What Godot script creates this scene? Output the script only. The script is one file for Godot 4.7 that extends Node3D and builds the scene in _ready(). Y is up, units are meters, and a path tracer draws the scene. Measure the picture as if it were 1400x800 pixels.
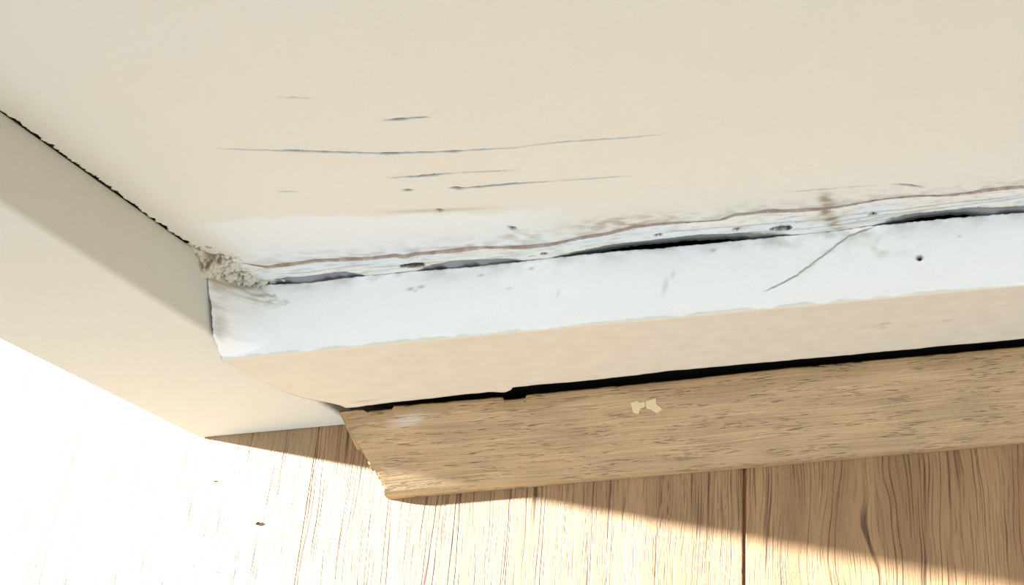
extends Node3D
# Lower corner of a white painted wooden frame with a cracked recessed panel, a bare wooden skirting strip and a laminate floor.
# All shape functions work in millimetres; the meshes are scaled to metres when they are committed.

const H := 119.7        # height of the ledge of the bottom rail
const ZP := -32.5       # face of the recessed panel
const ZE := -30.4       # rear edge of the ledge
const ZR := 6.1         # face of the bottom rail

var fine := FastNoiseLite.new()
var soft := FastNoiseLite.new()
var M := {}


func _ready():
	# ---- camera
	var cam := Camera3D.new()
	cam.name = "camera"
	var near := 0.05
	var f := 1775.87
	cam.projection = Camera3D.PROJECTION_FRUSTUM
	cam.near = near
	cam.far = 60.0
	cam.size = near * 800.0 / f
	cam.frustum_offset = Vector2((700.0 - 1295.58) / f * near, -(400.0 - 321.15) / f * near)
	cam.transform = Transform3D(Basis(Vector3(0.994603, -0.080508, 0.065442), Vector3(0.0942, 0.436403, -0.894807), Vector3(0.04348, 0.896142, 0.441632)), Vector3(0.369014, 0.666071, 0.24619))
	add_child(cam)
	cam.current = true
	# ---- sky and exposure
	var env := Environment.new()
	var sm := ProceduralSkyMaterial.new()
	sm.sky_top_color = Color(0.80, 0.86, 0.92)
	sm.sky_horizon_color = Color(0.92, 0.935, 0.94)
	sm.ground_bottom_color = Color(0.42, 0.40, 0.36)
	sm.ground_horizon_color = Color(0.62, 0.60, 0.56)
	sm.sun_angle_max = 0.5
	var sky := Sky.new()
	sky.sky_material = sm
	env.background_mode = Environment.BG_SKY
	env.sky = sky
	env.background_energy_multiplier = 2.9
	env.ambient_light_source = Environment.AMBIENT_SOURCE_SKY
	env.tonemap_mode = Environment.TONE_MAPPER_LINEAR
	env.tonemap_exposure = 0.88
	env.sdfgi_enabled = true
	env.ssao_enabled = true
	env.ssil_enabled = true
	var we := WorldEnvironment.new()
	we.name = "environment"
	we.environment = env
	add_child(we)
	# ---- the low sun
	var sun := DirectionalLight3D.new()
	sun.name = "sun"
	sun.light_color = Color(0.975, 0.985, 1.0)
	sun.light_energy = 23.0
	sun.light_angular_distance = 1.7
	sun.shadow_enabled = true
	var az := atan(0.270)
	var el := deg_to_rad(12.5)
	var to_sun := Vector3(-cos(el) * cos(az), sin(el), -cos(el) * sin(az))
	sun.transform = Transform3D(Basis.looking_at(-to_sun, Vector3.UP), Vector3(0, 2, 0))
	add_child(sun)

	fine.seed = 11
	fine.frequency = 1.0
	fine.fractal_octaves = 3
	soft.seed = 23
	soft.frequency = 1.0
	soft.fractal_type = FastNoiseLite.FRACTAL_NONE
	materials()
	room()
	make_floor()
	make_frame()
	make_strip()
	make_bits()


# ------------------------------------------------------------------ helpers
func V(x: float, y: float) -> Vector2:
	return Vector2(x, y)


func lin(r: float, g: float, b: float) -> Color:      # an sRGB colour (0..255) as linear values, for vertex colours
	return Color(r / 255.0, g / 255.0, b / 255.0).srgb_to_linear()


func interp(pts: Array, x: float) -> float:
	if x <= pts[0].x:
		return pts[0].y
	for i in range(1, pts.size()):
		if x <= pts[i].x:
			return lerpf(pts[i - 1].y, pts[i].y, (x - pts[i - 1].x) / (pts[i].x - pts[i - 1].x))
	return pts[-1].y


func tag(o: Node3D, label: String, category: String, group := "", kind := "") -> void:
	if label:
		o.set_meta("label", label)
	if category:
		o.set_meta("category", category)
	if group:
		o.set_meta("group", group)
	if kind:
		o.set_meta("kind", kind)


func put(called: String, mesh: Mesh, m: Material, parent: Node = self) -> MeshInstance3D:
	var o := MeshInstance3D.new()
	o.name = called
	o.mesh = mesh
	o.material_override = m
	parent.add_child(o, true)
	return o


func sheet(P: PackedVector3Array, C: PackedColorArray, nu: int, nv: int, flip := false, uv := PackedVector2Array()) -> ArrayMesh:
	# a grid of nu columns by nv rows; index = row * nu + column
	var N := PackedVector3Array()
	N.resize(nu * nv)
	var Q := PackedVector3Array()
	Q.resize(nu * nv)
	for j in nv:
		for i in nu:
			var a := P[j * nu + mini(i + 1, nu - 1)] - P[j * nu + maxi(i - 1, 0)]
			var b := P[mini(j + 1, nv - 1) * nu + i] - P[maxi(j - 1, 0) * nu + i]
			var n := a.cross(b).normalized()
			N[j * nu + i] = -n if flip else n
			Q[j * nu + i] = P[j * nu + i] * 0.001
	var I := PackedInt32Array()
	I.resize((nu - 1) * (nv - 1) * 6)
	var k := 0
	for j in nv - 1:
		for i in nu - 1:
			var a := j * nu + i
			var q := [a, a + nu, a + 1, a + 1, a + nu, a + nu + 1] if not flip else [a, a + 1, a + nu, a + 1, a + nu + 1, a + nu]
			for e in 6:
				I[k + e] = q[e]
			k += 6
	var arr := []
	arr.resize(Mesh.ARRAY_MAX)
	arr[Mesh.ARRAY_VERTEX] = Q
	arr[Mesh.ARRAY_NORMAL] = N
	arr[Mesh.ARRAY_INDEX] = I
	if C.size():
		arr[Mesh.ARRAY_COLOR] = C
	if uv.size():
		arr[Mesh.ARRAY_TEX_UV] = uv
	var mesh := ArrayMesh.new()
	mesh.add_surface_from_arrays(Mesh.PRIMITIVE_TRIANGLES, arr)
	return mesh


func box(lo: Vector3, hi: Vector3) -> ArrayMesh:       # millimetres
	var st := SurfaceTool.new()
	st.begin(Mesh.PRIMITIVE_TRIANGLES)
	var bm := BoxMesh.new()
	bm.size = (hi - lo) * 0.001
	st.append_from(bm, 0, Transform3D(Basis(), (lo + hi) * 0.0005))
	return st.commit()


func prism(poly: PackedVector2Array, y0: float, y1: float) -> ArrayMesh:   # outline in (x, z), extruded upwards; millimetres
	var st := SurfaceTool.new()
	st.begin(Mesh.PRIMITIVE_TRIANGLES)
	var n := poly.size()
	var area := 0.0
	for i in n:
		area += poly[i].cross(poly[(i + 1) % n])
	for i in n:
		var a := poly[i] * 0.001
		var b := poly[(i + 1) % n] * 0.001
		var e := (b - a).normalized()
		var nn := Vector3(e.y, 0, -e.x) * signf(area)
		var q := [Vector3(a.x, y0 * 0.001, a.y), Vector3(b.x, y0 * 0.001, b.y), Vector3(b.x, y1 * 0.001, b.y), Vector3(a.x, y1 * 0.001, a.y)]
		for t in ([0, 1, 2, 0, 2, 3] if area > 0 else [0, 2, 1, 0, 3, 2]):
			st.set_normal(nn)
			st.add_vertex(q[t])
	var tri := Geometry2D.triangulate_polygon(poly)
	for top in [0, 1]:
		for t in range(0, tri.size(), 3):
			var turn := (poly[tri[t + 1]] - poly[tri[t]]).cross(poly[tri[t + 2]] - poly[tri[t]])
			for e in ([0, 1, 2] if (turn > 0.0) == (top == 1) else [0, 2, 1]):
				var p := poly[tri[t + e]] * 0.001
				st.set_normal(Vector3(0, 1 if top else -1, 0))
				st.add_vertex(Vector3(p.x, (y1 if top else y0) * 0.001, p.y))
	return st.commit()


func noise_tex(freq: float, strength: float, oct := 3) -> NoiseTexture2D:
	var n := FastNoiseLite.new()
	n.seed = 5
	n.frequency = freq
	n.fractal_octaves = oct
	var t := NoiseTexture2D.new()
	t.width = 512
	t.height = 512
	t.seamless = true
	t.as_normal_map = true
	t.bump_strength = strength
	t.noise = n
	return t


func paint(c: Color, rough := 0.55) -> StandardMaterial3D:
	var m := StandardMaterial3D.new()
	m.albedo_color = c
	m.roughness = rough
	m.vertex_color_use_as_albedo = true
	m.uv1_triplanar = true
	m.uv1_world_triplanar = true
	m.uv1_scale = Vector3(26, 26, 26)
	m.normal_enabled = true
	m.normal_texture = M.paint_bump
	m.normal_scale = 0.35
	m.metallic_specular = 0.3
	return m


func plain(c: Color, rough := 0.8) -> StandardMaterial3D:
	var m := StandardMaterial3D.new()
	m.albedo_color = c
	m.roughness = rough
	return m


# ------------------------------------------------------------------ materials
func materials() -> void:
	M.paint_bump = noise_tex(0.05, 4.0)
	M.paint = paint(Color.WHITE)
	M.stile = paint(Color(0.825, 0.83, 0.785))
	M.stile.vertex_color_use_as_albedo = false
	M.wall = plain(Color(0.80, 0.76, 0.70))
	M.taupe = plain(Color(0.34, 0.32, 0.29))
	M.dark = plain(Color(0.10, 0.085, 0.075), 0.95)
	M.raw = plain(Color(0.30, 0.25, 0.21), 0.95)
	M.core = plain(Color(0.56, 0.34, 0.20), 0.9)
	M.fleck = plain(Color(0.85, 0.745, 0.56), 0.6)
	M.crumb = plain(Color(0.36, 0.27, 0.18), 0.9)
	M.dust = plain(Color(0.75, 0.72, 0.66), 0.9)
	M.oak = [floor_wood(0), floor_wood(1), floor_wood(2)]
	M.strip = strip_wood()


func smooth(a: float, b: float, x: float) -> float:
	return smoothstep(a, b, x)


func wood(px: PackedByteArray, bump: PackedByteArray, w: int, h: int, normal_strength: float) -> StandardMaterial3D:
	var im := Image.create_from_data(w, h, false, Image.FORMAT_RGB8, px)
	var bi := Image.create_from_data(w, h, false, Image.FORMAT_L8, bump)
	bi.convert(Image.FORMAT_RGBA8)
	bi.bump_map_to_normal_map(normal_strength)
	var m := StandardMaterial3D.new()
	m.albedo_texture = ImageTexture.create_from_image(im)
	m.normal_enabled = true
	m.normal_texture = ImageTexture.create_from_image(bi)
	m.roughness = 0.6
	return m


func floor_wood(kind: int) -> StandardMaterial3D:
	# across the plank: 240 mm on 1024 pixels; along it: 600 mm on 768 pixels
	var w := 1024
	var h := 768
	var px := PackedByteArray()
	px.resize(w * h * 3)
	var bump := PackedByteArray()
	bump.resize(w * h)
	var a := FastNoiseLite.new()
	a.seed = 40 + kind
	a.frequency = 1.0
	a.fractal_type = FastNoiseLite.FRACTAL_NONE
	var base := Color(0.635, 0.50, 0.345) if kind == 0 else Color(0.66, 0.54, 0.40) if kind == 2 else Color(0.625, 0.485, 0.33)  # the palest, faint-grained kind paints sun glare into the left plank
	for j in h:
		var v := 600.0 * j / h
		var vv := absf(300.0 - v)            # mirrored so that it repeats along the plank
		for i in w:
			var u := 240.0 * i / w
			var warp := 1.5 * a.get_noise_2d(u * 0.018, vv * 0.012) + 0.3 * a.get_noise_2d(u * 0.09 + 50.0, vv * 0.03)
			var s := u + warp * (1.0 + 1.0 * (kind % 2))
			var period := 0.26 + 0.24 * smooth(130.0, 225.0, u) if kind != 1 else 0.44 - 0.16 * smooth(20.0, 90.0, u)
			var ring := a.get_noise_2d(s * period, 7.0 + vv * 0.0025)
			var line := 1.0 - smooth(0.0, 0.22, absf(ring))
			line *= 0.25 + 0.75 * smooth(-0.35, 0.3, a.get_noise_2d(s * 0.11 + 90.0, vv * 0.012))
			var pore := smooth(0.35, 0.75, a.get_noise_2d(s * 1.5, vv * 0.035 + 31.0))
			var fibre := a.get_noise_2d(s * 3.2, vv * 0.06 + 77.0)
			var tone := a.get_noise_2d(s * 0.035 + 11.0, vv * 0.004)
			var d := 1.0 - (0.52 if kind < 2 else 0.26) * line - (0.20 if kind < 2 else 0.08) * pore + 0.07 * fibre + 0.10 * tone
			var k := (j * w + i) * 3
			px[k] = clampi(int(255.0 * base.r * (0.16 + 0.84 * d)), 0, 255)
			px[k + 1] = clampi(int(255.0 * base.g * (0.03 + 0.97 * d)), 0, 255)
			px[k + 2] = clampi(int(255.0 * base.b * (d - 0.08 * (1.0 - d))), 0, 255)
			bump[j * w + i] = clampi(int(170.0 - 90.0 * line - 50.0 * pore + 14.0 * fibre), 0, 255)
	return wood(px, bump, w, h, 1.6)


func strip_wood() -> StandardMaterial3D:
	# along the strip: 450 mm on 1536 pixels; across: 52 mm on 256 pixels
	var w := 1536
	var h := 256
	var px := PackedByteArray()
	px.resize(w * h * 3)
	var bump := PackedByteArray()
	bump.resize(w * h)
	var a := FastNoiseLite.new()
	a.seed = 71
	a.frequency = 1.0
	a.fractal_type = FastNoiseLite.FRACTAL_NONE
	for j in h:
		var v := 52.0 * j / h
		for i in w:
			var u := 450.0 * i / w
			var s := v + 1.3 * a.get_noise_2d(u * 0.011, v * 0.03)
			var grain := a.get_noise_2d(u * 0.012, s * 0.9)
			var streak := a.get_noise_2d(u * 0.03 + 9.0, s * 2.2)
			var pore := smooth(0.42, 0.72, a.get_noise_2d(u * 0.075 + 40.0, s * 2.3))
			pore *= smooth(-0.3, 0.35, a.get_noise_2d(u * 0.02, s * 0.22 + 60.0))
			var fibre := a.get_noise_2d(u * 0.25, s * 3.4 + 20.0)
			var blotch := a.get_noise_2d(u * 0.02 + 200.0, v * 0.07)
			var d := 1.0 + 0.08 * grain + 0.06 * streak - 0.50 * pore + 0.05 * fibre + 0.06 * blotch
			var c := Color(0.70, 0.575, 0.41) * d
			c = c.lerp(Color(0.62, 0.485, 0.29) * d, 0.5 * smooth(9.0, 3.0, v + 3.0 * blotch))     # yellowed band along the top edge
			var sm := exp(-pow((u - 45.0) / 9.0, 2.0) - pow((v - 8.0 - (45.0 - u) * 0.18) / 3.2, 2.0))
			c = c.lerp(Color(0.80, 0.76, 0.72), 0.75 * clampf(sm * (1.0 + 0.6 * grain), 0.0, 1.0))           # rubbed-on paint
			var k := (j * w + i) * 3
			px[k] = clampi(int(255.0 * c.r), 0, 255)
			px[k + 1] = clampi(int(255.0 * c.g), 0, 255)
			px[k + 2] = clampi(int(255.0 * c.b), 0, 255)
			bump[j * w + i] = clampi(int(165.0 + 26.0 * grain + 22.0 * streak - 120.0 * pore + 16.0 * fibre), 0, 255)
	return wood(px, bump, w, h, 1.2)


# ------------------------------------------------------------------ the added room shell
func room() -> void:
	# the sun comes in low between the left wall and the back wall; daylight falls in from above
	var r := put("added_wall_right", box(Vector3(1600, -20, -1700), Vector3(1700, 2450, 2500)), M.taupe)  # unseen and dark, added to cut light from the right
	tag(r, "unseen taupe wall added at the right to darken that side", "wall", "", "structure")
	var c := put("added_ceiling", box(Vector3(850, 2450, -1700), Vector3(1700, 2550, 2500)), M.taupe)  # unseen slab added to keep sky light off the right side
	tag(c, "taupe ceiling over the right part, unseen, put in to dim the sky there", "added_ceiling", "", "structure")
	var l := put("added_wall_left", box(Vector3(-1700, -20, -170), Vector3(-1600, 2450, 2500)), M.wall)  # unseen, added to narrow the beam of sun
	tag(l, "unseen pale wall added left of the frame to limit the sunbeam", "wall", "", "structure")
	var b := put("added_wall_back", box(Vector3(1000, -20, -1800), Vector3(1700, 2450, -1700)), M.taupe)  # unseen stand-in, added to shape the light
	tag(b, "unseen taupe wall added behind the frame to shape the light", "wall", "", "structure")


# ------------------------------------------------------------------ the floor
func make_floor() -> void:
	var fl := put("floor", box(Vector3(-1600, -22, -1700), Vector3(1700, -2.2, 2500)), M.core)
	tag(fl, "oak laminate floor of wide planks, sunlit at the left", "floor", "", "structure")
	var edges := [-1220.0, -980.0, -740.0, -500.0, -260.0, -20.4, 219.4, 459.4, 699.4, 939.4, 1179.4, 1419.4, 1659.4]
	for k in edges.size() - 1:
		var x0: float = edges[k]
		var x1: float = edges[k + 1]
		var g0 := 0.9 if k == 6 else 0.08
		var g1 := 0.9 if k == 5 else 0.08
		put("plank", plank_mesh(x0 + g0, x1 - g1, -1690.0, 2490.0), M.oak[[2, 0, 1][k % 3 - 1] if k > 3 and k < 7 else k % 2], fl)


func plank_mesh(x0: float, x1: float, z0: float, z1: float) -> ArrayMesh:
	var xs := [[x0, -2.2], [x0, -0.25], [x0 + 0.3, 0.0], [x1 - 0.3, 0.0], [x1, -0.25], [x1, -2.2]]
	var st := SurfaceTool.new()
	st.begin(Mesh.PRIMITIVE_TRIANGLES)
	for i in 5:
		var a := Vector2(xs[i][0], xs[i][1])
		var b := Vector2(xs[i + 1][0], xs[i + 1][1])
		var n := Vector2(-(b.y - a.y), b.x - a.x).normalized()
		var q := [Vector3(a.x, a.y, z0), Vector3(b.x, b.y, z0), Vector3(b.x, b.y, z1), Vector3(a.x, a.y, z1)]
		for t in [0, 1, 2, 0, 2, 3]:
			st.set_normal(Vector3(n.x, n.y, 0))
			st.set_tangent(Plane(1, 0, 0, 1))
			st.set_uv(Vector2((q[t].x - x0) / 240.0, q[t].z / 600.0))
			st.add_vertex(q[t] * 0.001)
	return st.commit()


# ------------------------------------------------------------------ the painted frame
func make_frame() -> void:
	var fr := Node3D.new()
	fr.name = "panelled_frame"
	add_child(fr)
	tag(fr, "white painted wooden frame with cracked recessed panel and peeling bottom rail", "frame")
	var s := put("stile", stile_mesh(), M.stile, fr)
	s.set_meta("label", "upright cream-lit stile at the left of the panel")
	put("light_block_board", box(Vector3(-60, 4, -58), Vector3(1000, 2080, -54)), M.dark, fr)  # unseen board added to stop light leaking through the cracks
	put("added_dark_board", box(Vector3(2, 1, -16), Vector3(1000, 60, -5)), M.dark, fr)  # dark board added so the slot under the rail reads black
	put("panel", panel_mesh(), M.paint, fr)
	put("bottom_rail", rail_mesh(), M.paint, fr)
	put("filler_bead", bead_mesh(), M.paint, fr)
	put("filler_lump", lump_mesh(), M.paint, fr)
	put("filler_fillet", fillet_mesh(), M.paint, fr)
	var far := put("stile", box(Vector3(1000, 1, -60), Vector3(1090, 2080, 0)), M.stile, fr)
	far.set_meta("label", "upright stile at the far end of the panel")
	put("top_rail", box(Vector3(0, 1990, -54), Vector3(1000, 2080, 0)), M.stile, fr)


func stile_mesh() -> ArrayMesh:
	# outline in (x, z); the front corners are rounded, the rear is rebated for the panel
	var p := PackedVector2Array()
	for k in 7:
		var t := k / 6.0 * PI / 2.0
		p.append(V(-2.2 + 2.2 * sin(t), -2.2 + 2.2 * cos(t)))
	p.append(V(0, -32.6))
	p.append(V(-12, -32.6))
	p.append(V(-12, -60))
	p.append(V(-90, -60))
	for k in 7:
		var t := k / 6.0 * PI / 2.0
		p.append(V(-90 + 2.0 - 2.0 * cos(t), -2.0 + 2.0 * sin(t)))
	return prism(p, 0.8, 2080.0)


const BROWN := [Vector2(14, 143), Vector2(22.1, 137.3), Vector2(34.7, 137.7), Vector2(46.6, 140.0), Vector2(56.4, 138.6), Vector2(69.8, 137.3), Vector2(84, 137.1), Vector2(87, 134.9), Vector2(94.2, 136.8), Vector2(111.5, 136.2), Vector2(125.8, 137.1), Vector2(145.2, 132.8), Vector2(155.7, 132.9), Vector2(171, 136.7), Vector2(185.4, 138.3), Vector2(200.3, 142), Vector2(220.8, 141.5), Vector2(239.4, 140.5), Vector2(247.2, 144.0), Vector2(262.4, 144.6), Vector2(278.9, 141.9), Vector2(295.8, 142.1), Vector2(316.6, 145.8), Vector2(333.3, 145.2), Vector2(346.5, 143.2), Vector2(361.7, 144.4), Vector2(380, 144.9)]
const BROWN_W := [Vector2(14, 0.6), Vector2(22, 3.2), Vector2(60, 4.6), Vector2(180, 4.2), Vector2(200, 2.2), Vector2(215, 1.3), Vector2(240, 1.4), Vector2(250, 2.6), Vector2(285, 2.6), Vector2(296, 1.4), Vector2(330, 1.4), Vector2(345, 2.4), Vector2(380, 3.0)]
const EDGE := [Vector2(7.7, -31.0), Vector2(32.6, -29.9), Vector2(60.6, -30.6), Vector2(90.2, -30.4), Vector2(111.8, -29.9), Vector2(137.6, -30.2), Vector2(154.6, -30.7), Vector2(186.6, -30.9), Vector2(204.4, -30.3), Vector2(253.7, -30.5), Vector2(292.3, -30.8), Vector2(309.8, -31.5), Vector2(344.6, -31.7), Vector2(379.2, -30.9)]
# how far the filler stands off the ledge, in pixels of the photograph (about 1 mm upwards each)
const GAP := [Vector2(7.4, 0), Vector2(12, 5), Vector2(16, 3.5), Vector2(25, 7.5), Vector2(40, 8), Vector2(54, 6.5), Vector2(61, 0), Vector2(86, 0), Vector2(94, 5), Vector2(105, 9.5), Vector2(119, 9), Vector2(133, 4), Vector2(139, 0), Vector2(152, 0), Vector2(165, 4), Vector2(180, 8), Vector2(194, 11), Vector2(211, 12.5), Vector2(233, 11), Vector2(247, 6.5), Vector2(261, 3), Vector2(269, 0), Vector2(307, 0), Vector2(316, 4), Vector2(331, 10), Vector2(345, 10), Vector2(358, 9), Vector2(369, 7), Vector2(385, 5)]


func panel_bottom(x: float) -> float:
	var y := interp(BROWN, x) + 0.35 * fine.get_noise_2d(x * 0.5, 3.0)
	return lerpf(y, 142.0, smoothstep(400.0, 500.0, x))


func bead_top(x: float) -> float:
	return panel_bottom(x) - 0.25 - 0.10 * interp(BROWN_W, x)


class Crack:
	var pts: Array
	var w: float
	var depth: float
	var dark: float
	func _init(p: Array, width: float, d: float, k: float) -> void:
		pts = p
		w = width
		depth = d
		dark = k


func panel_mesh() -> ArrayMesh:
	var cracks := [
		Crack.new([V(58.1, 240.7), V(68.3, 237.5), V(94.7, 230.6), V(119.1, 224.6), V(142, 221.3), V(171.5, 218.5), V(178, 218.6)], 0.95, 1.8, 0.85),
		Crack.new([V(172, 218.6), V(190, 219.1), V(214, 218), V(236.7, 217.8)], 0.6, 0.8, 0.45),
		Crack.new([V(131.4, 247.7), V(139.1, 247.9), V(150.1, 247.5)], 0.8, 1.3, 0.85),
		Crack.new([V(112.5, 204.5), V(124.6, 203.4), V(134.1, 203.4), V(142.2, 203.7)], 0.85, 1.4, 0.8),
		Crack.new([V(140, 203.7), V(150, 202.6), V(167.7, 200.5)], 0.6, 0.7, 0.35),
		Crack.new([V(132.9, 191.8), V(141.2, 190.1), V(160.2, 189.6), V(179.1, 188.4)], 0.9, 1.4, 0.8),
		Crack.new([V(176, 188.6), V(213.8, 186.7)], 0.6, 0.8, 0.4),
		Crack.new([V(134, 191.2), V(139.5, 190.4)], 1.2, 1.6, 0.85),
		Crack.new([V(113.5, 193.1), V(118.8, 192.7)], 1.1, 1.2, 0.8),
		Crack.new([V(63.9, 202.6), V(72.5, 200.8)], 0.7, 0.8, 0.4),
		Crack.new([V(102, 270.9), V(115.7, 267.4)], 0.6, 0.6, 0.3),
		Crack.new([V(320, 157.6), V(327, 155.4), V(336.1, 150.3)], 0.9, 1.2, 0.7),
		Crack.new([V(119.4, 173.0), V(122.6, 172.8)], 2.2, 1.6, 0.95),
		Crack.new([V(143.4, 150.4), V(146.4, 150.0)], 2.4, 1.6, 0.9),
		Crack.new([V(270, 158.5), V(300, 158.2), V(318, 157.4)], 0.6, 0.5, 0.3),
	]
	var xs := PackedFloat32Array()
	var x := 0.0
	while x < 415.0:
		xs.append(x)
		x += 0.35 if x < 3.0 else 1.4
	for q in [440.0, 500.0, 620.0, 800.0, 998.0]:
		xs.append(q)
	var rs := PackedFloat32Array([0.0, 0.12, 0.3])
	var r := 0.6
	while r < 118.0:
		rs.append(r)
		r += 0.42
	while r < 230.0:
		rs.append(r)
		r += 1.0
	for q in [260.0, 400.0, 800.0, 1400.0, 1850.0]:
		rs.append(q)
	var nu := xs.size() + 1
	var nv := rs.size() + 1
	var P := PackedVector3Array()
	P.resize(nu * nv)
	var C := PackedColorArray()
	C.resize(nu * nv)
	var white := lin(224, 222, 208)
	var cold := lin(229, 232, 228)
	var dirt_and_shade := lin(70, 60, 48)
	var smear := lin(176, 160, 138)
	var grey := lin(188, 184, 172)
	for i in nu:
		var x0: float = xs[maxi(i - 1, 0)]
		var yb := panel_bottom(x0)
		var here := []
		for c in cracks:
			if x0 > c.pts[0].x and x0 < c.pts[-1].x:
				var e: float = minf(x0 - c.pts[0].x, c.pts[-1].x - x0) / (c.pts[-1].x - c.pts[0].x)
				var on := sqrt(minf(1.0, e * 3.0)) * clampf(0.95 + 0.55 * fine.get_noise_2d(x0 * 0.12, c.depth * 40.0), 0.25, 1.25)
				here.append([interp(c.pts, x0) + 0.25 * fine.get_noise_2d(x0 * 0.2, c.pts[0].y), c.w * on, c.depth * on, c.dark * minf(on, 1.0)])
		for j in nv:
			var rr: float = rs[maxi(j - 1, 0)]
			var y := yb + rr
			if rr > 240.0:
				y = 142.0 + rr
			var z := ZP + 0.25 * soft.get_noise_2d(x0 * 0.015, y * 0.02) + 0.05 * fine.get_noise_2d(x0 * 0.16, y * 0.5)
			z += 0.7 * exp(-rr / 3.0) * (0.75 + 0.7 * soft.get_noise_2d(x0 * 0.05, 4.0))        # curled lower lip
			var col := white
			# repainted patch above the split
			var patch := smoothstep(6.0, 30.0, x0) * (1.0 - smoothstep(140.0, 185.0, x0)) * (1.0 - smoothstep(0.0, 3.5, y - lerpf(180.0, 163.5, clampf((x0 - 45.0) / 105.0, 0.0, 1.0)) + 2.5 * soft.get_noise_2d(x0 * 0.06, 9.0)))
			z += 0.18 * patch
			col = col.lerp(cold, patch * 0.9)
			# rubbed dirt along the edge of the patch and above the split
			var band := exp(-pow((y - lerpf(176.0, 170.4, (x0 - 95.0) / 52.0)) / 1.6, 2.0)) * smoothstep(88.0, 112.0, x0) * (1.0 - smoothstep(125.0, 156.0, x0))
			col = col.lerp(smear, 0.45 * band)
			var mott := fine.get_noise_2d(x0 * 0.09, y * 0.16)
			var low := exp(-rr / 6.0)
			col = col.lerp(grey, clampf(low * (0.3 + 1.2 * mott), 0.0, 0.8))
			var spot := exp(-pow((x0 - 196.0) / 20.0, 2.0) - pow((y - 145.0) / 5.5, 2.0)) + 0.8 * exp(-pow((x0 - 148.0) / 8.0, 2.0) - pow((y - 143.0) / 4.0, 2.0))
			col = col.lerp(smear, clampf(spot * (0.5 + 1.6 * mott), 0.0, 0.8))
			var moss := exp(-pow((x0 - 290.0) / 3.4, 2.0) - pow((y - 147.0) / 6.5, 2.0))
			col = col.lerp(lin(140, 126, 90), clampf(moss * (0.95 + 1.0 * mott), 0.0, 0.8))
			# the raised pale scratch at the right
			z += 0.3 * exp(-pow((y - 179.3 + (x0 - 277.0) * 0.06) / 0.8, 2.0)) * smoothstep(276.0, 280.0, x0) * (1.0 - smoothstep(292.0, 296.0, x0))
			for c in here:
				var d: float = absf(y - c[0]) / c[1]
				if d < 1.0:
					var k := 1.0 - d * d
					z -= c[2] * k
					col = col.lerp(dirt_and_shade, clampf(c[3] * (0.3 + 0.9 * k), 0.0, 1.0))
			var gap := clampf(1.6 + 1.7 * fine.get_noise_2d(y * 0.16, 17.0) + 1.1 * fine.get_noise_2d(y * 0.6, 33.0), 0.1, 3.2)
			var px := x0 + gap * maxf(0.0, 1.0 - x0 / 5.0)
			if i == 0:
				z -= 9.0
			if j == 0:
				z -= 5.0
				y += 0.4
			P[j * nu + i] = Vector3(px, y, z)
			C[j * nu + i] = col
	return sheet(P, C, nu, nv)


func gap_at(x: float) -> float:
	var g := interp(GAP, x)
	if g > 0.01:
		g = maxf(0.0, g + minf(1.0, g / 3.0) * 1.3 * fine.get_noise_2d(x * 0.22, 61.0))
	return g


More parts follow.
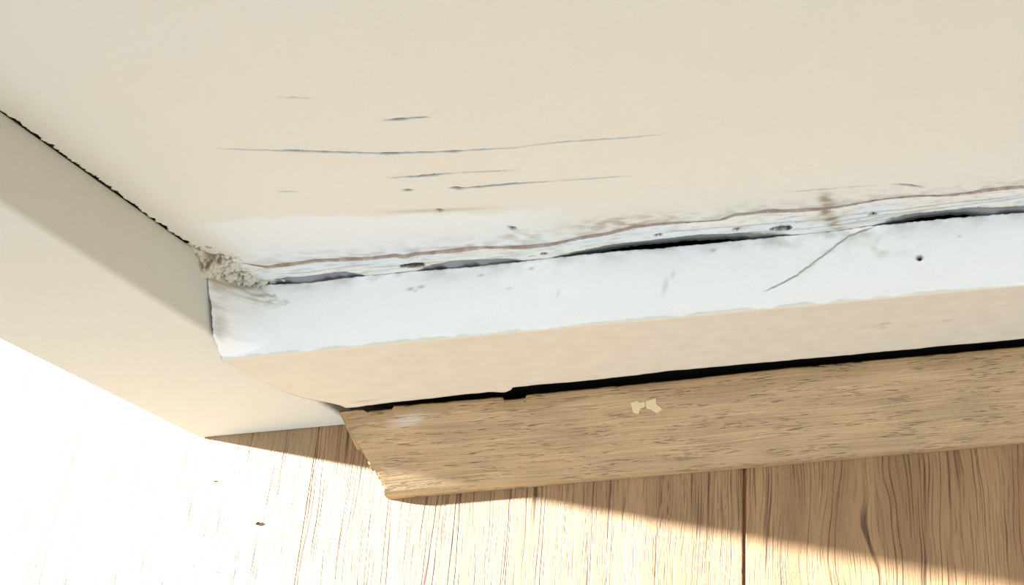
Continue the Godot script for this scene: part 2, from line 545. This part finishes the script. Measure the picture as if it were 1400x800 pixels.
func bead_mesh() -> ArrayMesh:
	var x0 := 4.0
	var nu := 420
	var nt := 40
	var nv := nt + 5
	var P := PackedVector3Array()
	P.resize(nu * nv)
	var C := PackedColorArray()
	C.resize(nu * nv)
	var white := lin(232, 227, 214)
	var cold := lin(226, 228, 224)
	var brown := lin(156, 126, 112)
	var line := lin(138, 120, 100)
	var dirt_and_shade := lin(60, 52, 44)
	# hand-placed layers that have come apart at the right: [start, end, height at start, middle, end]
	var layers := [[270.0, 385.0, 133.5, 131.0, 139.0], [285.0, 385.0, 128.5, 129.5, 135.5], [275.0, 340.0, 124.5, 125.5, 131.0], [20.0, 75.0, 130.5, 129.5, 131.5], [62.0, 140.0, 128.0, 127.0, 126.0], [205.0, 300.0, 134.0, 134.5, 131.5], [225.0, 320.0, 124.5, 125.0, 124.5], [60.0, 92.0, 123.5, 124.5, 124.0]]
	var sub := [[87.5, 126.2, 5.5, 2.6], [265.1, 127.6, 4.8, 2.0], [208.0, 133.0, 1.4, 0.9], [145.0, 124.6, 1.0, 0.9], [151.0, 126.0, 1.2, 1.3], [309.0, 131.0, 1.8, 1.0], [245.0, 131.5, 1.6, 0.9]]
	for i in nu:
		var x := x0 + i * 1.0 if i < 410 else lerpf(x0 + 410.0, 998.0, (i - 410) / 9.0)
		var yt := bead_top(x)
		var g := gap_at(x)
		var ze := interp(EDGE, x)
		var w := interp(BROWN_W, x)
		var ybot := H + 0.25 + 0.42 * g
		var zbot := ze - 0.15 - 0.24 * g
		for j in nv:
			var y: float
			var z: float
			var col := white
			if j < 3:                                   # torn top edge, bare wood
				var back := ([5.5, 2.6, 0.25][j] as float) * clampf(0.5 + 0.36 * w, 0.7, 2.1)
				y = yt + 0.22 * back + 0.45 * fine.get_noise_2d(x * 0.45, j * 5.0)
				z = ZP + 0.9 + w * 0.36 - back
				col = brown.lerp(lin(184, 164, 150), 0.55 + 0.9 * fine.get_noise_2d(x * 0.15, 8.0))
			else:
				var t := clampf(float(j - 3) / (nt - 1), 0.0, 1.0)
				y = lerpf(yt, ybot, t)
				z = lerpf(ZP + 0.95 + w * 0.36, ze - 0.1, pow(t, 0.8)) + (zbot - ze + 0.1) * smoothstep(0.72, 1.0, t)
				z += 0.35 * soft.get_noise_2d(x * 0.035, y * 0.12) + 0.22 * fine.get_noise_2d(x * 0.05, y * 0.45) + 0.10 * fine.get_noise_2d(x * 0.4, y * 0.6)
				var n := soft.get_noise_2d(x * 0.011 + 5.0, (y - 0.10 * (interp(BROWN, x) - 140.0)) * 0.42)
				var cut := (1.0 - smoothstep(0.0, 0.10, absf(n))) * smoothstep(-0.1, 0.35, soft.get_noise_2d(x * 0.03, y * 0.2 + 40.0))
				for l in layers:
					if x > l[0] and x < l[1]:
						var q: float = (x - l[0]) / (l[1] - l[0])
						var yl := lerpf(lerpf(l[2], l[3], q), lerpf(l[3], l[4], q), q) + 0.35 * fine.get_noise_2d(x * 0.07, l[0])
						cut = maxf(cut, exp(-pow((y - yl) / 0.55, 2.0)) * minf(1.0, minf(q, 1.0 - q) * 8.0))
				z -= 0.55 * cut
				col = white.lerp(cold, clampf(0.5 + soft.get_noise_2d(x * 0.02, y * 0.06) * 1.5, 0.0, 1.0))
				col = col.lerp(line, 0.55 * cut)
				var mott := fine.get_noise_2d(x * 0.08, y * 0.2 + 60.0)
				col = col.lerp(lin(186, 178, 160), clampf(mott * 0.9 - 0.05, 0.0, 0.5))
				var moss := exp(-pow((x - 289.0 + (y - 135.0) * 0.1) / 3.2, 2.0)) * smoothstep(117.0, 124.0, y)
				col = col.lerp(lin(140, 120, 88), clampf(moss * (0.75 + 1.1 * mott), 0.0, 0.85))
				for s in sub:
					var e: float = pow((x - s[0]) / s[2], 2.0) + pow((y - s[1] - (x - s[0]) * 0.02) / s[3], 2.0)
					if e < 1.5:
						col = col.lerp(dirt_and_shade if s[0] != 265.1 else lin(16, 13, 12), 0.97 * smoothstep(1.5, 0.9, e))  # shade inside the holes is painted into their colour
					if e < 1.0:
						z -= minf(4.5 if s[0] != 265.1 else 11.0, s[3] * 5.5) * sqrt(1.0 - e)
				if j > nt + 2:                          # underside, going back into the hollow
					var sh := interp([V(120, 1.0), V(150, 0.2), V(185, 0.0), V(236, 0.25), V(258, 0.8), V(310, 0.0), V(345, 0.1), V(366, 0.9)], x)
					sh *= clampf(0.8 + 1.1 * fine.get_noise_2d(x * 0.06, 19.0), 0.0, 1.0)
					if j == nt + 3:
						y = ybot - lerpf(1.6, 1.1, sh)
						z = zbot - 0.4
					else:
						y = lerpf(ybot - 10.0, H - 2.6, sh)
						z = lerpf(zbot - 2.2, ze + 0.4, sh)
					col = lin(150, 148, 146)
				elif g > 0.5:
					col = col.lerp(lin(128, 124, 120), smoothstep(0.78, 1.0, t) * minf(1.0, g / 6.0))     # broken edge, greyer towards the gap
			P[j * nu + i] = Vector3(x, y, z)
			C[j * nu + i] = col
	return sheet(P, C, nu, nv, true)


func rail_left(y: float) -> float:
	return interp([V(40, 17.0), V(46, 16.5), V(54, 10.5), V(62, 4.0), V(72, 0.8), V(119, -4.0)], y)


func rail_bottom(x: float) -> float:
	var y := interp([V(10, 43.0), V(15, 43.5), V(108, 48.4), V(195, 54.0), V(243, 53.9), V(374, 53.9), V(1000, 54)], x)
	y -= 1.4 + 3.0 * exp(-pow((x - 102.5) / 4.0, 2.0))       # a run of paint
	y += 2.2 * smoothstep(107.0, 109.0, x) * (1.0 - smoothstep(118.0, 150.0, x)) + 0.5 * fine.get_noise_2d(x * 0.08, 12.0)
	return y


func rail_mesh() -> ArrayMesh:
	var xs := PackedFloat32Array()
	var x := 0.0
	while x < 425.0:
		xs.append(x)
		x += 1.0
	for q in [460.0, 560.0, 760.0, 1000.0]:
		xs.append(q)
	var nu := xs.size() + 1
	var top := 84
	var turn := 7
	var front := 36
	var nv := 3 + top + turn + front + 3
	var P := PackedVector3Array()
	P.resize(nu * nv)
	var C := PackedColorArray()
	C.resize(nu * nv)
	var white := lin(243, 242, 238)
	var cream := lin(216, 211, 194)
	var grime := lin(178, 176, 166)
	var dirt_and_shade := lin(74, 62, 48)
	var scratch := [V(256.4, -3.3), V(263, -6.0), V(271, -10), V(285, -19.9), V(295.7, -27.7), V(308, -31)]
	var R := 1.3
	for i in nu:
		var xc: float = xs[maxi(i - 1, 0)]
		for j in nv:
			var y: float
			var z: float
			var n := Vector3.UP
			var col := white
			var xl := xc + rail_left(H) * (1.0 - smoothstep(0.0, 40.0, xc))
			var ze := interp(EDGE, xl) + 0.45 * fine.get_noise_2d(xl * 0.25, 90.0)
			if j < 3:
				y = H - [26.0, 3.0, 0.35][j]
				z = ze - [0.0, 0.0, 0.05][j]
				col = lin(120, 112, 104) if j == 0 else lin(200, 198, 192)
			elif j < 3 + top:
				var t := float(j - 3) / (top - 1)
				z = lerpf(ze, ZR - R, t)
				y = H
			elif j < 3 + top + turn:
				var a := float(j - 2 - top) / turn * PI / 2.0
				z = ZR - R + R * sin(a)
				y = H - R + R * cos(a)
				n = Vector3(0, cos(a), sin(a))
			elif j < 3 + top + turn + front:
				var t := float(j - 2 - top - turn) / front
				y = lerpf(H - R, rail_bottom(xc), t)
				z = ZR
				n = Vector3(0, 0, 1)
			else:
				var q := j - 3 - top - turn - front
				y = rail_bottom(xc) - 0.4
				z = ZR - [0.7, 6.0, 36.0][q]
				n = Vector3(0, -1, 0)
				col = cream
			var px := xc + rail_left(clampf(y, 40.0, H)) * (1.0 - smoothstep(0.0, 40.0, xc))
			if j >= 3 and j < 3 + top + turn + front:
				var mott := fine.get_noise_2d(px * 0.06, (z + y) * 0.10)
				var off := 0.16 * soft.get_noise_2d(px * 0.03, (z - y) * 0.07) + 0.05 * fine.get_noise_2d(px * 0.25, (z - y) * 0.3)
				if j < 3 + top + turn:
					# paint on the ledge, thick at the front arris
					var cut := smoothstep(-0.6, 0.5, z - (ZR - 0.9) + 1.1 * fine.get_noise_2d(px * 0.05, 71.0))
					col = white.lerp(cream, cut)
					col = col.lerp(grime, clampf(exp(-(z - ze) / 3.0) * (0.25 + 0.9 * mott), 0.0, 0.6))
					off += 0.25 * exp(-pow((z - ze - 0.6) / 0.8, 2.0)) * (0.5 + fine.get_noise_2d(px * 0.2, 55.0))
					# the long diagonal scratch
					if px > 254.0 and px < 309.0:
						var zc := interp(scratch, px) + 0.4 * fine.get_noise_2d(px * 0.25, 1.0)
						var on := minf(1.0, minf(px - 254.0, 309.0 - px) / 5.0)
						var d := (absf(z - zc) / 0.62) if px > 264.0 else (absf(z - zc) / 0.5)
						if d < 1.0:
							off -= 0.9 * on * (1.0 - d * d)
							col = col.lerp(dirt_and_shade, 0.7 * on * (1.0 - d * d))
						var halo := exp(-pow((z - zc) / 2.5, 2.0)) * smoothstep(264.0, 285.0, px)
						col = col.lerp(lin(205, 199, 182), clampf(halo * (0.2 + mott), 0.0, 0.5))
					# nail hole
					var e := Vector2(px - 328.6, z + 12.8).length() / 1.75
					if e < 1.0:
						off -= 3.5 * (1.0 - e * e)
						col = col.lerp(lin(58, 40, 34), minf(1.0, 1.8 * (1.0 - e)))
					# dents and rubbed spots
					for s in [[208.3, -10.5, 1.0, 4.2, 0.5, 0.35], [212.0, -16.0, 0.8, 2.0, 0.3, 0.3], [231.0, -27.0, 1.4, 1.0, 0.5, 0.6], [84.5, -21.6, 1.6, 0.9, 0.5, 0.6], [89.5, -22.2, 1.6, 0.9, 0.5, 0.6], [87.0, -20.2, 0.9, 0.7, 0.3, 0.4], [118.5, -25.4, 1.4, 0.6, 0.4, 0.55], [143.0, -26.2, 1.3, 0.7, 0.4, 0.6], [348.0, -22.0, 0.7, 0.6, 0.3, 0.5], [157.0, -12.0, 0.7, 1.8, 0.3, 0.25], [133.0, -17.0, 1.4, 0.5, 0.2, 0.3], [24.0, -20.5, 0.9, 0.7, 0.4, 0.5]]:
						var k: float = exp(-pow((px - s[0] + (z - s[1]) * 0.15) / s[2], 2.0) - pow((z - s[1]) / s[3], 2.0))
						off -= s[4] * k
						col = col.lerp(grime.darkened(0.35), s[5] * k)
					var moss := exp(-pow((px - 312.0) / 14.0, 2.0) - pow((z + 20.0) / 5.0, 2.0)) + exp(-pow((px - 292.0) / 12.0, 2.0) - pow((z + 28.0) / 2.5, 2.0)) + 0.8 * exp(-pow((px - 262.0) / 9.0, 2.0) - pow((z + 27.0) / 3.0, 2.0))
					col = col.lerp(lin(196, 194, 170), clampf(moss * (0.15 + 1.2 * mott), 0.0, 0.55))
					# grimy left end
					var left := 1.0 - smoothstep(0.0, 7.0, px + 3.0 + 3.0 * mott)
					off += 0.5 * left * mott
					col = col.lerp(grime, clampf(left * (0.35 + mott), 0.0, 0.6) * (1.0 - cut))
				else:
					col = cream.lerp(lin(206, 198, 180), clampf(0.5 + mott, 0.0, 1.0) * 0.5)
					for s in [[303.0, 86.5, 5.0, 0.7], [308.0, 89.0, 3.0, 0.5], [306.0, 83.5, 2.0, 0.5], [336.0, 85.0, 3.6, 0.6], [329.0, 86.0, 2.0, 0.4], [31.0, 49.0, 6.0, 0.5]]:
						var k: float = exp(-pow((px - s[0]) / s[2], 2.0) - pow((y - s[1] - (px - s[0]) * 0.1) / s[3], 2.0))
						off -= 0.5 * k
						col = col.lerp(grime.darkened(0.4), 0.5 * k)
				y += n.y * off
				z += n.z * off
			if i == 0:                                  # end closed behind the stile, coloured dark as shade in the joint
				px += 0.3
				col = lin(52, 44, 36)
				y = lerpf(y, 80.0, 0.9)
				z = lerpf(z, -12.0, 0.9)
			P[j * nu + i] = Vector3(px, y, z)
			C[j * nu + i] = col
	return sheet(P, C, nu, nv, true)


func lump_mesh() -> ArrayMesh:
	# crumbled filler heaped into the inner corner
	var nu := 80
	var nv := 116
	var P := PackedVector3Array()
	P.resize(nu * nv)
	var C := PackedColorArray()
	C.resize(nu * nv)
	for j in nv:
		for i in nu:
			var x := -0.6 + i * 0.36
			var y := 118.5 + j * 0.40
			var env := clampf(1.0 - pow(maxf(x, 0.0) / (25.0 - 0.28 * (y - 120.0)), 2.0), 0.0, 1.0) * (1.0 - smoothstep(151.0, 161.0, y + x * 0.3))
			var n := fine.get_noise_2d(x * 0.22, y * 0.16)
			var n2 := fine.get_noise_2d(x * 0.55 + 30.0, y * 0.45)
			var hgt := 8.0 * env * exp(-maxf(x, 0.0) / 9.0) + env * (2.8 * n + 2.0 * n2 + 0.9)
			hgt -= 5.0 * exp(-pow((x - 5.6) / 2.3, 2.0) - pow((y - 154.6) / 2.6, 2.0))
			hgt += 2.0 * exp(-pow((x - 5.0) / 3.0, 2.0) - pow((y - 159.0) / 1.8, 2.0))
			var z := ZP - 0.6 + hgt
			var col := lin(216, 210, 192).lerp(lin(142, 126, 100), clampf(0.2 - 1.5 * n - 1.4 * n2, 0.0, 1.0))
			col = col.lerp(lin(226, 226, 220), 0.8 * smoothstep(9.0, 22.0, x))
			col = col.lerp(lin(105, 66, 56), exp(-pow((x - 5.6) / 2.6, 2.0) - pow((y - 154.4) / 2.8, 2.0)))
			P[j * nu + i] = Vector3(x, y, z)
			C[j * nu + i] = col
	return sheet(P, C, nu, nv)


func fillet_mesh() -> ArrayMesh:
	# thick run of paint and filler where the ledge meets the stile
	var nu := 34
	var nv := 76
	var P := PackedVector3Array()
	P.resize(nu * nv)
	var C := PackedColorArray()
	C.resize(nu * nv)
	for j in nv:
		var z := -31.5 + j * 0.486
		var ht := interp([V(-31.5, 150.0), V(-24, 146.5), V(-18.4, 144.2), V(-8, 140), V(0.5, 135.5), V(5.0, 119.9)], z)
		var foot := interp([V(-31.5, 9.0), V(-27, 15.0), V(-20, 27.0), V(-5, 27.0), V(2, 22.0), V(5, 6.0)], z)
		var head := interp([V(-31.5, 0.2), V(-16, 0.9), V(-12, 1.8), V(0, 1.2), V(2, 0.0), V(5, -3.6)], z)
		var ragged := 0.7 * fine.get_noise_2d(z * 0.35, 5.0)
		for i in nu:
			var s := clampf(float(i - 2) / (nu - 3), 0.0, 1.0)
			var x := lerpf(head, foot, s) + ragged * pow(1.0 - s, 8.0)
			var y := lerpf(ht, H - 0.1, 1.0 - (1.0 - s) * (1.0 - s) * (1.0 - s)) + 0.05 * fine.get_noise_2d(z * 0.6, 15.0) * (1.0 - s)
			var rough := 1.0 - smoothstep(-26.0, -14.0, z)
			var n := fine.get_noise_2d(x * 0.12, z * 0.12)
			var bump := sin(s * PI) * (0.1 * n + rough * 1.6 * fine.get_noise_2d(x * 0.25 + y * 0.2, z * 0.35))
			y += bump
			x += bump * 0.6
			if i < 2:
				y = ht - [18.0, 1.5][i]
				x = head + ragged - [1.0, 0.4][i]
				if i == 0:
					y = maxf(y, H - 3.0)
			var col := lin(240, 240, 236).lerp(lin(186, 184, 172), clampf((1.0 - smoothstep(0.0, 0.22, s)) * (0.3 + 1.3 * n), 0.0, 0.7))
			col = col.lerp(lin(198, 190, 168), clampf(rough * (0.35 + 1.6 * n + 0.3 * bump), 0.0, 0.8))
			if i < 2:
				col = lin(90, 74, 60)
			P[j * nu + i] = Vector3(x, y, z)
			C[j * nu + i] = col
	return sheet(P, C, nu, nv, true)


# ------------------------------------------------------------------ the bare wooden strip
func strip_point(x: float, v: float) -> Vector3:
	# v runs over the face from the top edge (0) to the floor (52); returns (x, y, z)
	var L := 47.6
	var y: float
	var z: float
	var zt := interp([V(0, 5.2), V(33, 4.6), V(103, 5.2), V(190, 4.6), V(240, 3.4), V(374, 3.3), V(1000, 3.3)], x)
	if v < L:
		y = lerpf(33.0, 6.0, v / L)
		z = lerpf(zt, 43.6, v / L)
	else:
		var a := (v - L) / 4.4
		y = 6.0 - 6.0 * a
		z = 43.6 + 1.3 * sin(minf(a * 1.6, 1.0) * PI / 2.0)
	return Vector3(x, y, z)


func make_strip() -> void:
	var o := Node3D.new()
	o.name = "baseboard_front"
	add_child(o)
	tag(o, "bare wooden skirting strip with bevelled left end lying along the floor", "baseboard", "", "structure")
	var nu := 430
	var rows := PackedFloat32Array()
	for k in 26:
		rows.append(47.6 * k / 25.0)
	for k in 6:
		rows.append(47.6 + 4.4 * (k + 1) / 6.0)
	var nv := rows.size() + 3
	var P := PackedVector3Array()
	P.resize(nu * nv)
	var U := PackedVector2Array()
	U.resize(nu * nv)
	for i in nu:
		for j in nv:
			var v: float = rows[clampi(j - 2, 0, rows.size() - 1)]
			var start := interp([V(0, 9.0), V(10, 12.0), V(24, 18.0), V(40, 23.6), V(47, 25.6), V(52, 25.5)], v) + 0.25 * fine.get_noise_2d(v * 0.5, 2.0)
			var along := 0.0 if i == 0 else (i - 1) * 1.0 if i < 427 else [470.0, 620.0, 1000.0][i - 427] as float
			var x := along + start * (1.0 - smoothstep(0.0, 120.0, along))
			var p := strip_point(x, v)
			var edge := smoothstep(7.0, 0.0, v)
			p.y += edge * 0.7 * fine.get_noise_2d(x * 0.07, 45.0)
			var notch := smoothstep(22.0, 24.0, x) * (1.0 - smoothstep(37.0, 38.5, x)) * 1.5 + smoothstep(97.0, 97.6, x) * (1.0 - smoothstep(109.5, 110.3, x)) * 1.6
			p.y -= notch * edge * 1.0
			p.z += notch * edge * 0.7
			var worn := (1.0 - smoothstep(0.0, 4.0, along)) * 0.6 * fine.get_noise_2d(v * 0.35, along * 0.3 + 7.0)
			p.y += worn
			if j == 0:
				p.y = 0.2
				p.z -= 1.5
			elif j == 1:
				p.y -= 0.6
				p.z -= 1.0
			elif j == nv - 1:
				p.y = 0.1
			if i == 0:                                   # the cut end
				p = Vector3(p.x + 0.2, lerpf(p.y, 8.0, 0.9), lerpf(p.z, 20.0, 0.9))
			P[j * nu + i] = p
			U[j * nu + i] = Vector2(x / 450.0, clampf(v / 52.0, 0.01, 0.99))
	put("strip_board", sheet(P, PackedColorArray(), nu, nv, true, U), M.strip, o)
	var a := PackedVector2Array([V(164.9, 9.2), V(168.5, 8.4), V(169.6, 9.6), V(172.6, 9.0), V(172.3, 12.0), V(169.6, 13.0), V(168.2, 15.6), V(165.6, 14.6)])
	var b := PackedVector2Array([V(173.0, 9.0), V(178.6, 8.0), V(178.4, 11.2), V(181.4, 14.2), V(178.0, 16.2), V(174.8, 13.6), V(172.8, 13.2)])
	for poly in [a, b]:
		put("paint_fleck", fleck_mesh(poly), M.fleck, o)


func fleck_mesh(poly: PackedVector2Array) -> ArrayMesh:
	# a chip of old paint 0.3 mm thick on the strip's face; outline in (along, across)
	var st := SurfaceTool.new()
	st.begin(Mesh.PRIMITIVE_TRIANGLES)
	var n := Vector3(0, 38.5, 27.0).normalized()
	var tri := Geometry2D.triangulate_polygon(poly)
	for t in tri:
		st.set_normal(n)
		st.add_vertex((strip_point(poly[t].x, poly[t].y) + n * 0.35) * 0.001)
	for i in poly.size():
		var p := strip_point(poly[i].x, poly[i].y)
		var q := strip_point(poly[(i + 1) % poly.size()].x, poly[(i + 1) % poly.size()].y)
		var s := (q - p).cross(n).normalized()
		for e in [p + n * 0.35, q + n * 0.35, q - n * 0.2, p + n * 0.35, q - n * 0.2, p - n * 0.2]:
			st.set_normal(s)
			st.add_vertex(e * 0.001)
	return st.commit()


# ------------------------------------------------------------------ loose bits
func crumb_mesh(a: float, b: float, c: float, sd: int) -> ArrayMesh:
	var nu := 11
	var nv := 8
	var P := PackedVector3Array()
	for j in nv:
		for i in nu:
			var t := PI * j / (nv - 1)
			var q := TAU * (i % (nu - 1)) / (nu - 1)
			var d := Vector3(sin(t) * cos(q), cos(t), sin(t) * sin(q))
			var k := 1.0 + 0.5 * fine.get_noise_3d(d.x * 1.4 + sd, d.y * 1.4, d.z * 1.4)
			P.append(Vector3(d.x * a, d.y * b, d.z * c) * k)
	return sheet(P, PackedColorArray(), nu, nv, true)


func bit(called: String, at: Vector3, size: Vector3, turn: float, m: Material, label: String, category: String) -> void:
	var o := put(called, crumb_mesh(size.x, size.y, size.z, int(at.x * 7.0)), m)
	o.position = at * 0.001
	o.rotation_degrees.y = turn
	tag(o, label, category)


func make_bits() -> void:
	bit("wood_crumb", Vector3(-46.5, 0.45, 51.7), Vector3(1.3, 0.5, 0.5), 35.0, M.crumb, "larger brown crumb lying on the bright sunlit floor", "crumb")
	bit("wood_crumb", Vector3(-75.4, 0.25, 25.8), Vector3(0.8, 0.3, 0.35), 20.0, M.dust, "tiny pale crumb on the sunlit floor near the stile foot", "crumb")
